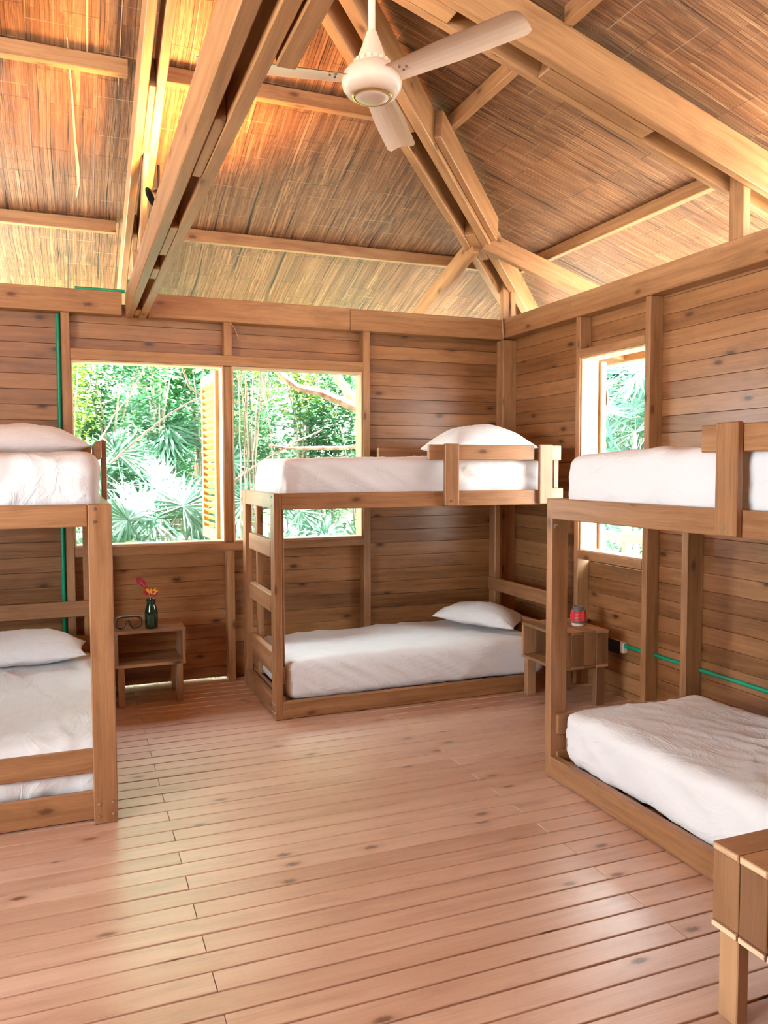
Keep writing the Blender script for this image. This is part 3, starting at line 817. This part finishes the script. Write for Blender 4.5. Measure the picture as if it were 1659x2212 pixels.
# ------------------------------------------------------------------ shutters (open outward)
def shutter(loc, rz, Wd, H, n, label, mat, latch=True):
    t = thing('louvred_shutter', label, 'shutter', loc, rz)
    for a, b, c, d in ((0, .06, 0, H), (Wd - .05, Wd, 0, H)):
        m = MB(); m.box((a, -.02, c), (b, .02, d)); m.build('stile', mat, t, bevel=.003)
    for z0, z1 in ((0, .085), (H - .07, H)):
        m = MB(); m.box((.06, -.018, z0), (Wd - .05, .018, z1)); m.build('rail', mat, t, bevel=.003)
    for i in range(n):
        z = .085 + (H - .155) * (i + .5) / n
        m = MB(); m.box((.058, -.030, -.004), (Wd - .048, .030, .004), 0, Matrix.Translation((0, 0, z)) @ Matrix.Rotation(math.radians(38), 4, 'X'))
        m.build('slat', mat, t, bevel=.0015)
    for z in (.28, H - .25):
        m = MB(); m.box((-.012, -.028, z - .05), (.05, -.0205, z + .05)); m.build('hinge', 'steel', t, bevel=.001)
    if latch:
        m = MB(); m.box((Wd - .03, -.045, H - .24), (Wd + .012, -.0205, H - .14))
        m.build('latch', 'black', t, bevel=.002)
    return t
shutter((.988, 5.735, .975), math.radians(91.5), .56, 1.225, 22, 'yellowish louvred shutter swung outward between the two back windows', 'shutter')
shutter((3.425, 4.555, .93), math.radians(86), .52, 1.30, 22, 'pale shutter swung outward at the narrow right window', 'pale', False)

# ------------------------------------------------------------------ outside
def ground_z(x, y):
    d = max(y - 6.3, x - 4.6, 0)
    return -.30 + .36 * max(0, d - .3) + noise.noise(Vector((x * .8, y * .8, 0))) * .12 * min(1, d)
g = MB(); NX, NY = 70, 70; x0, x1, y0, y1 = -12, 17, -12, 17
for i in range(NX + 1):
    for j in range(NY + 1):
        x, y = x0 + (x1 - x0) * i / NX, y0 + (y1 - y0) * j / NY
        z = ground_z(x, y)
        if XL - .3 < x < XR + .3 and YF - .3 < y < YB + .3: z = -.32
        g.v.append((x, y, min(z, 1.6)))
for i in range(NX):
    for j in range(NY):
        a = i * (NY + 1) + j
        g.f.append((a, a + NY + 1, a + NY + 2, a + 1)); g.mi.append(0); g.uv += [(0, 0)] * 4; g.r += [.5] * 4
struct(g.build('ground', 'soil', smooth=True), 'leaf-strewn forest ground outside')

# eave beam and bench frame outside the narrow window
trim((4.20, -1.2, 2.36), (4.26, 6.7, 2.50), label='eave beam outside the right wall')
roofbeam('eave_brace', (4.23, 5.35, 2.37), (3.36, 5.30, 2.56), .05, .08, 'brace from the eave beam to the right wall')
rl = thing('porch_railing', 'sunlit wooden porch railing outside the narrow right window', 'railing', (4.5, 5.0, 0))
for a, b in (((0, .0, .85), (.06, 1.6, .93)), ((0, .0, .55), (.06, 1.6, .61))):
    m = MB(); m.box(a, b); m.build('rail', 'pale', rl, bevel=.003)
for y in (.05, .72, 1.5):
    m = MB(); m.box((.062, y, -.3), (.12, y + .07, 1.0)); m.build('post', 'pale', rl, bevel=.003)
m = MB(); m.beam((.03, .72, .58), (.03, .15, .85), .05, .06); m.build('brace', 'pale', rl, bevel=.003)

# --- plants
def frond_mesh(seed, n=21, Lm=.58):
    rr = random.Random(seed); mb = MB()
    mb.tube([(0, 0, 0), (.0, 0, .25), (0, .02, .5)], [.006, .005, .004], 5)
    o = Vector((0, .02, .5))
    for i in range(n):
        t_ = -1 + 2 * i / (n - 1); a = t_ * 2.45
        L = Lm * (1 - .22 * abs(t_)) * rr.uniform(.9, 1.08); w_ = .023 * rr.uniform(.8, 1.2)
        d = Vector((math.sin(a), -.08 - .10 * rr.random(), math.cos(a))).normalized()
        s_ = Vector((math.cos(a), 0, -math.sin(a))); nrm = d.cross(s_).normalized(); rn = rr.random()
        rows = []
        for q, ww in ((.04, .35), (.35, 1.0), (.7, .75), (1.0, .04)):
            c = o + d * L * q + Vector((0, .22 * q * q * L * rr.uniform(.6, 1.6), -.10 * q * q * L * rr.uniform(.4, 2.2)))
            rows.append((c - s_ * w_ * ww + nrm * w_ * .5 * ww, c, c + s_ * w_ * ww + nrm * w_ * .5 * ww))
        for r0, r1 in zip(rows, rows[1:]):
            for k in range(2): mb.poly([r0[k], r0[k + 1], r1[k + 1], r1[k]], [(0, 0)] * 4, rn)
    return mb
FRO = []
for s_ in range(3):
    o = frond_mesh(s_).build('frond', 'palm', smooth=False); FRO.append(o.data); bpy.data.objects.remove(o)
TRK = MB().tube([(0, 0, -.4), (.02, 0, .3), (0, .02, .8)], [.035, .03, .022], 8)
o = TRK.build('trunk', 'bark', smooth=True); TRKD = o.data; bpy.data.objects.remove(o)
def palm(x, y, z, sc, seed, label, nf=9, grp='fan palms beyond the windows', face=(0, -1)):
    rr = random.Random(seed)
    t = thing('fan_palm', label, 'palm', (x, y, z), 0, grp); t.scale = (sc, sc, sc)
    tr = bpy.data.objects.new('trunk', TRKD); COL.objects.link(tr); tr.parent = t
    for i in range(nf):
        fr = bpy.data.objects.new('frond', FRO[rr.randrange(3)]); COL.objects.link(fr); fr.parent = t
        az = i * 2.399 + rr.uniform(-.4, .4); el = rr.uniform(.25, 1.05) + (.5 if i > nf - 3 else 0)
        # blades turn toward the light: up and out of the thicket
        yc = Vector((rr.uniform(-.5, .5) - face[0], rr.uniform(-.4, .3) - face[1], -rr.uniform(.25, 1.3))).normalized()
        d = Vector((math.cos(az), math.sin(az) * .6, math.sin(el) * 1.1 - .25)); d = d - yc * d.dot(yc)
        zc = d.normalized(); xc = yc.cross(zc)
        fr.matrix_local = Matrix(((xc.x, yc.x, zc.x, 0), (xc.y, yc.y, zc.y, 0), (xc.z, yc.z, zc.z, .8), (0, 0, 0, 1)))
    return t

def shrub_mesh(seed, nleaf, rad, lL, lW):
    rr = random.Random(seed); mb = MB()
    cl = [Vector((rr.gauss(0, .42) * rad[0], rr.gauss(0, .42) * rad[1], rr.uniform(-.9, .9) * rad[2])) for _ in range(46)]
    for i in range(nleaf):
        c = cl[rr.randrange(len(cl))] + Vector((rr.gauss(0, .13), rr.gauss(0, .13), rr.gauss(0, .11)))
        a = rr.uniform(0, 6.283); L = lL * rr.uniform(.6, 1.25); w_ = lW * rr.uniform(.7, 1.2)
        d = Vector((math.cos(a), math.sin(a), rr.uniform(-.7, .35))).normalized()
        s_ = d.cross(Vector((rr.uniform(-.6, .6), rr.uniform(-.6, .6), 1))).normalized(); n_ = s_.cross(d); rn = rr.random()
        m0, m1 = c + d * L * .45 + n_ * L * .04, c + d * L
        mb.poly([c, c + d * L * .3 + s_ * w_ + n_ * w_ * .3, c + d * L * .68 + s_ * w_ * .8 + n_ * w_ * .3, m1, m0], [(0, 0)] * 5, rn)
        mb.poly([c, m0, m1, c + d * L * .68 - s_ * w_ * .8 + n_ * w_ * .3, c + d * L * .3 - s_ * w_ + n_ * w_ * .3], [(0, 0)] * 5, rn)
    return mb
SH = []
for s_, (nl, rad, a, b, mat) in enumerate(((2600, (.75, .5, .8), .085, .020, 'leaf'), (2200, (.7, .55, .9), .10, .026, 'leaf'), (2400, (.8, .5, .7), .075, .021, 'leaf_yellow'), (1500, (.9, .6, .9), .17, .045, 'leaf'))):
    o = shrub_mesh(50 + s_, nl, rad, a, b).build('crown', mat); SH.append(o.data); bpy.data.objects.remove(o)
STM = MB()
for i in range(6):
    a = i * 1.1; STM.tube([(0, 0, -1.9), (math.cos(a) * .12, math.sin(a) * .1, -.6), (math.cos(a) * .42, math.sin(a) * .3, .4)], [.02, .014, .005], 6)
o = STM.build('stem', 'vine', smooth=True); STMD = o.data; bpy.data.objects.remove(o)
def shrub(x, y, z, sc, k, label, rz=0, grp='leafy shrubs beyond the windows'):
    t = thing('leafy_shrub', label, 'shrub', (x, y, z), rz, grp); t.scale = (sc,) * 3
    for nm, d in (('crown', SH[k]), ('stem', STMD)):
        c = bpy.data.objects.new(nm, d); COL.objects.link(c); c.parent = t
    return t
rr = random.Random(21)
# behind the left back window and the right back window, in depth layers
WL = lambda x, y: 'left' if x / y < .185 else 'right'
for x, y, z, k in ((.0, 7.5, 2.15, 2), (.35, 7.7, 2.35, 0), (.8, 8.0, 2.5, 1), (1.25, 8.2, 2.55, 0), (.1, 7.9, 1.5, 0), (1.7, 7.9, 2.45, 0), (2.15, 7.7, 2.5, 2), (2.5, 7.8, 2.2, 1), (2.9, 8.1, 2.4, 0), (2.35, 7.9, 1.65, 0), (2.75, 7.6, 1.6, 1), (1.8, 8.3, 1.6, 1),
                 (.9, 8.6, 1.7, 1)):
    shrub(x, y, z, rr.uniform(.62, .8), k, 'glossy leafy shrub behind the %s back window' % WL(x, y), rr.uniform(0, 6), 'leafy shrubs behind the %s back window' % WL(x, y))
for i in range(24):
    x, y, z = -1.4 + (i % 6) * 1.35 + rr.uniform(-.2, .2), 9.6 + (i % 2) * 1.3 + rr.uniform(-.2, .2), .7 + (i // 6) * 1.05 + rr.uniform(-.2, .2)
    shrub(x, y, z, rr.uniform(.95, 1.2), rr.choice((0, 1, 3, 3)), 'dense forest foliage farther off behind the %s back window' % WL(x, y), rr.uniform(0, 6), 'distant shrubs behind the %s back window' % WL(x, y))
for i in range(12):
    x, y, z = 7.2 + (i % 2) * 1.2 + rr.uniform(-.2, .2), 7.2 + (i % 4) * 1.25 + rr.uniform(-.2, .2), .6 + (i // 4) * 1.15
    shrub(x, y, z, rr.uniform(.95, 1.15), rr.choice((0, 1, 3)), 'dense forest foliage behind the narrow right window', rr.uniform(0, 6), 'shrubs behind the narrow right window')
for i, (x, y, z, sc) in enumerate(((.42, 7.35, .85, .62), (.72, 7.0, .38, .66), (.35, 6.9, .15, .58), (1.02, 7.6, .52, .7), (.12, 7.2, .10, .6), (.95, 6.85, .02, .56), (.55, 7.9, 1.25, .7), (1.15, 8.0, 1.05, .66), (-.1, 7.7, .75, .7), (.62, 6.75, -.12, .5),
                                   (1.3, 7.3, .0, .6), (1.62, 6.9, -.05, .6), (2.0, 7.0, .0, .66), (2.4, 7.2, .05, .66), (1.75, 7.4, .5, .6))):
    palm(x, y, z, sc, 100 + i, 'fan palm with pale splayed fronds behind the %s back window' % WL(x, y), 8, 'fan palms behind the %s back window' % WL(x, y))
for i, (x, y, z, sc) in enumerate(((5.6, 6.9, 1.2, .85), (5.9, 7.5, .5, .9), (5.3, 6.5, .4, .8), (6.2, 7.9, 1.4, .95), (5.5, 7.3, 1.75, .8))):
    palm(x, y, z, sc, 200 + i, 'fan palm crowding the view through the narrow right window', 11, 'fan palms behind the narrow right window', (-.8, -.4))
# unseen tall trees, added so their crowns shade the right side of the cabin
for i, (x, y, z, sc) in enumerate(((6.7, 2.6, 6.2, 2.3), (7.4, 5.4, 6.4, 2.4), (8.0, 8.2, 6.0, 2.5))):
    t = shrub(x, y, z, sc, 3, 'added out-of-view tree blocking sun from the right side of the cabin', i * 1.3, 'added out-of-view shade trees'); t.name = 'added_shade_tree'; t['category'] = 'tree'
    m = MB(); m.tube([(.05, 0, -3.0), (0, .02, -1.2), (0, 0, .2)], [.06, .05, .03], 8); m.build('bole', 'bark', t, smooth=True)
for i, (x, y, z, k) in enumerate(((5.9, 7.3, 1.0, 0), (6.0, 8.1, 1.5, 1), (6.3, 8.6, 2.5, 0), (6.1, 7.5, 2.4, 1))):
    shrub(x, y, z, .62, k, 'dark leafy shrub among the palms outside the narrow right window', i * 2, 'shrubs among the palms at the right window')
# broad strap-leaved plants
def broad(x, y, z, sc, seed, label, grp, n=7):
    rr_ = random.Random(seed); t = thing('broadleaf_plant', label, 'plant', (x, y, z), 0, grp)
    for i in range(n):
        mb = MB(); az = i * 2.4 + rr_.random(); L = sc * rr_.uniform(.7, 1.1); w_ = sc * .085; rn = rr_.random()
        rows = []
        for q in range(8):
            t_ = q / 7; e = 1.25 - t_ * 1.5
            c = Vector((math.cos(az) * L * (t_ * .75), math.sin(az) * L * (t_ * .75), L * (math.sin(t_ * 2.0) * .75)))
            s_ = Vector((-math.sin(az), math.cos(az), 0)); ww = w_ * (math.sin(min(1, t_ * .95 + .08) * math.pi) ** .7)
            rows.append((c - s_ * ww + Vector((0, 0, ww * .35)), c, c + s_ * ww + Vector((0, 0, ww * .35))))
        for r0, r1 in zip(rows, rows[1:]):
            for k in range(2): mb.poly([r0[k], r0[k + 1], r1[k + 1], r1[k]], [(0, 0)] * 4, rn)
        mb.build('leaf_blade', 'broad', t, smooth=True)
    return t
for i, (x, y, z, sc) in enumerate(((1.85, 6.7, .15, .75), (2.2, 6.6, .05, .8), (.05, 6.75, .35, .7), (.95, 8.3, 2.1, .7))):
    broad(x, y, z, sc, 300 + i, 'bright green broad-leaved plant behind the %s back window' % WL(x, y), 'broad-leaved plants behind the back windows')
# branches and vines
def br(name, pts, r0, r1, label, mat='bark', cat='branch'):
    pts = [Vector(p) for p in pts]; P_ = []
    for a, b in zip(pts, pts[1:]):
        for q in range(4): P_.append(a.lerp(b, q / 4) + Vector((noise.noise(a * 9 + Vector((q, 0, 0))), 0, noise.noise(b * 9 + Vector((0, q, 0))))) * .012)
    P_.append(pts[-1]); n = len(P_)
    m = MB(); m.tube(P_, [r0 + (r1 - r0) * i / (n - 1) for i in range(n)], 8)
    return tag(m.build(name, mat, smooth=True), label, cat)
br('tree_branch', [(3.25, 7.0, 1.80), (2.62, 7.0, 1.98), (2.40, 7.0, 2.10), (2.15, 7.0, 2.19), (1.92, 7.0, 2.23), (1.72, 7.05, 2.40)], .055, .028, 'thick pale branch arching across the right back window')
br('tree_branch', [(2.55, 7.02, 2.02), (2.42, 7.05, 2.20), (2.30, 7.1, 2.42), (2.2, 7.1, 2.7)], .05, .03, 'reddish limb forking upward from the thick branch')
br('tree_branch', [(2.9, 7.0, 1.73), (2.16, 7.0, 1.69), (1.9, 7.0, 1.68), (1.66, 7.0, 1.71)], .022, .012, 'level grey branch across the lower right back window')
br('tree_branch', [(1.25, 7.0, 1.33), (1.56, 7.0, 1.55), (1.90, 7.0, 1.74), (2.15, 7.0, 1.86)], .013, .006, 'slanting thin branch in the right back window')
br('tree_branch', [(.30, 6.9, 1.55), (.51, 6.9, 1.74), (.69, 6.9, 1.89), (.88, 6.9, 2.03), (1.07, 6.9, 2.12), (1.2, 6.9, 2.25)], .010, .006, 'slanting thin branch across the left back window', 'vine')
br('tree_branch', [(.88, 6.9, 2.5), (.90, 6.9, 2.33), (.95, 6.9, 2.20), (1.08, 6.9, 2.11)], .011, .007, 'thin reddish branch dropping into the left back window top')
br('tree_branch', [(.15, 7.1, 1.6), (.35, 7.1, 1.95), (.5, 7.1, 2.15), (.62, 7.1, 2.4)], .007, .004, 'twiggy branch among leaves in the left back window')
br('slender_tree', [(1.75, 8.6, -.2), (1.72, 8.6, 1.2), (1.78, 8.6, 2.6), (1.75, 8.6, 4.0)], .14, .12, 'grey tree trunk behind the right back window', 'bark', 'tree')
br('slender_tree', [(.75, 9.2, .3), (.70, 9.2, 1.8), (.78, 9.2, 4.0)], .10, .08, 'slim tree trunk behind the left back window', 'bark', 'tree')
rv = random.Random(5)
for i in range(7):
    x = 1.33 + i * .045 + rv.uniform(-.02, .02)
    br('hanging_vine', [(x - .05, 6.8 + rv.random() * .3, 3.2), (x + rv.uniform(-.06, .06), 6.9, 2.3), (x + rv.uniform(-.05, .05), 6.9, 1.6), (x + rv.uniform(-.08, .08), 6.9, .3)], .006, .004, 'pale hanging vine at the left side of the right back window', 'vine', 'vine')['group'] = 'hanging vines by the right back window'
# grass and litter under the palms
gl = MB(); rg = random.Random(9)
for i in range(1500):
    x, y = rg.uniform(-.4, 3.2), rg.uniform(6.4, 8.2); z = ground_z(x, y); a = rg.uniform(0, 6.28); L = rg.uniform(.15, .5)
    d = Vector((math.cos(a) * .5, math.sin(a) * .5, rg.uniform(.3, 1))).normalized(); s_ = Vector((-math.sin(a), math.cos(a), 0)) * .006; o = Vector((x, y, z - .01)); rn = rg.random()
    md = o + d * L * .6; tp = o + d * L + Vector((math.cos(a), math.sin(a), -.6)) * L * .15
    gl.poly([o - s_, o + s_, md + s_ * .8, md - s_ * .8], [(0, 0)] * 4, rn); gl.poly([md - s_ * .8, md + s_ * .8, tp], [(0, 0)] * 3, rn)
tag(gl.build('undergrowth_grass', 'litter'), 'dry grass and litter on the bank below the palms', 'grass', None, 'stuff')

# ------------------------------------------------------------------ camera
cam = bpy.data.cameras.new('camera'); co = bpy.data.objects.new('camera', cam); COL.objects.link(co)
cam.sensor_fit = 'HORIZONTAL'; cam.sensor_width = 36; cam.lens = 1713 / 1659 * 36; cam.clip_start = .05; cam.clip_end = 200
yaw, pitch, roll = (math.radians(a) for a in (21.516, 3.138, -.139))
R0 = Matrix(((1, 0, 0), (0, 0, -1), (0, 1, 0)))
Rm = Matrix.Rotation(roll, 3, 'Z') @ Matrix.Rotation(pitch, 3, 'X') @ R0 @ Matrix.Rotation(yaw, 3, 'Z')
cx_, cy_, cz_ = Rm[0], Rm[1], Rm[2]
co.matrix_world = Matrix(((cx_[0], -cy_[0], -cz_[0], 0), (cx_[1], -cy_[1], -cz_[1], 0), (cx_[2], -cy_[2], -cz_[2], 1.5), (0, 0, 0, 1)))
S.camera = co

# ------------------------------------------------------------------ light
wd = bpy.data.worlds.new('sky'); S.world = wd; wd.use_nodes = True
nt = wd.node_tree; bg = nt.nodes['Background']
bg.inputs[0].default_value = (.86, .95, 1.0, 1); bg.inputs[1].default_value = 13.0
sun = bpy.data.lights.new('sun', 'SUN'); so = bpy.data.objects.new('sun', sun); COL.objects.link(so)
sun.energy = 66; sun.angle = math.radians(2); sun.color = (1, .95, .86)
so.rotation_euler = Vector((-.45, .12, -1.0)).to_track_quat('-Z', 'Y').to_euler()
pl = bpy.data.lights.new('lamp_light', 'SPOT'); po = bpy.data.objects.new('lamp_light', pl); COL.objects.link(po)
pl.energy = 85; pl.spot_size = math.radians(168); pl.spot_blend = .55; po.rotation_euler = Vector((-.22, -.25, 1)).to_track_quat('-Z', 'Y').to_euler(); pl.color = (1, .44, .12); pl.shadow_soft_size = .10; po.location = (.565, 4.58, 2.95)

S.view_settings.view_transform = 'Standard'; S.view_settings.look = 'None'
S.view_settings.exposure = 1.26; S.view_settings.gamma = 1; S.view_settings.use_curve_mapping = False
c = S.cycles
c.use_adaptive_sampling = True; c.adaptive_threshold = .015
c.use_denoising = True
try: c.denoiser = 'OPENIMAGEDENOISE'
except Exception: pass
c.max_bounces = 10; c.diffuse_bounces = 6; c.glossy_bounces = 4; c.transmission_bounces = 6; c.transparent_max_bounces = 8
c.sample_clamp_indirect = 8; c.caustics_reflective = False; c.caustics_refractive = False
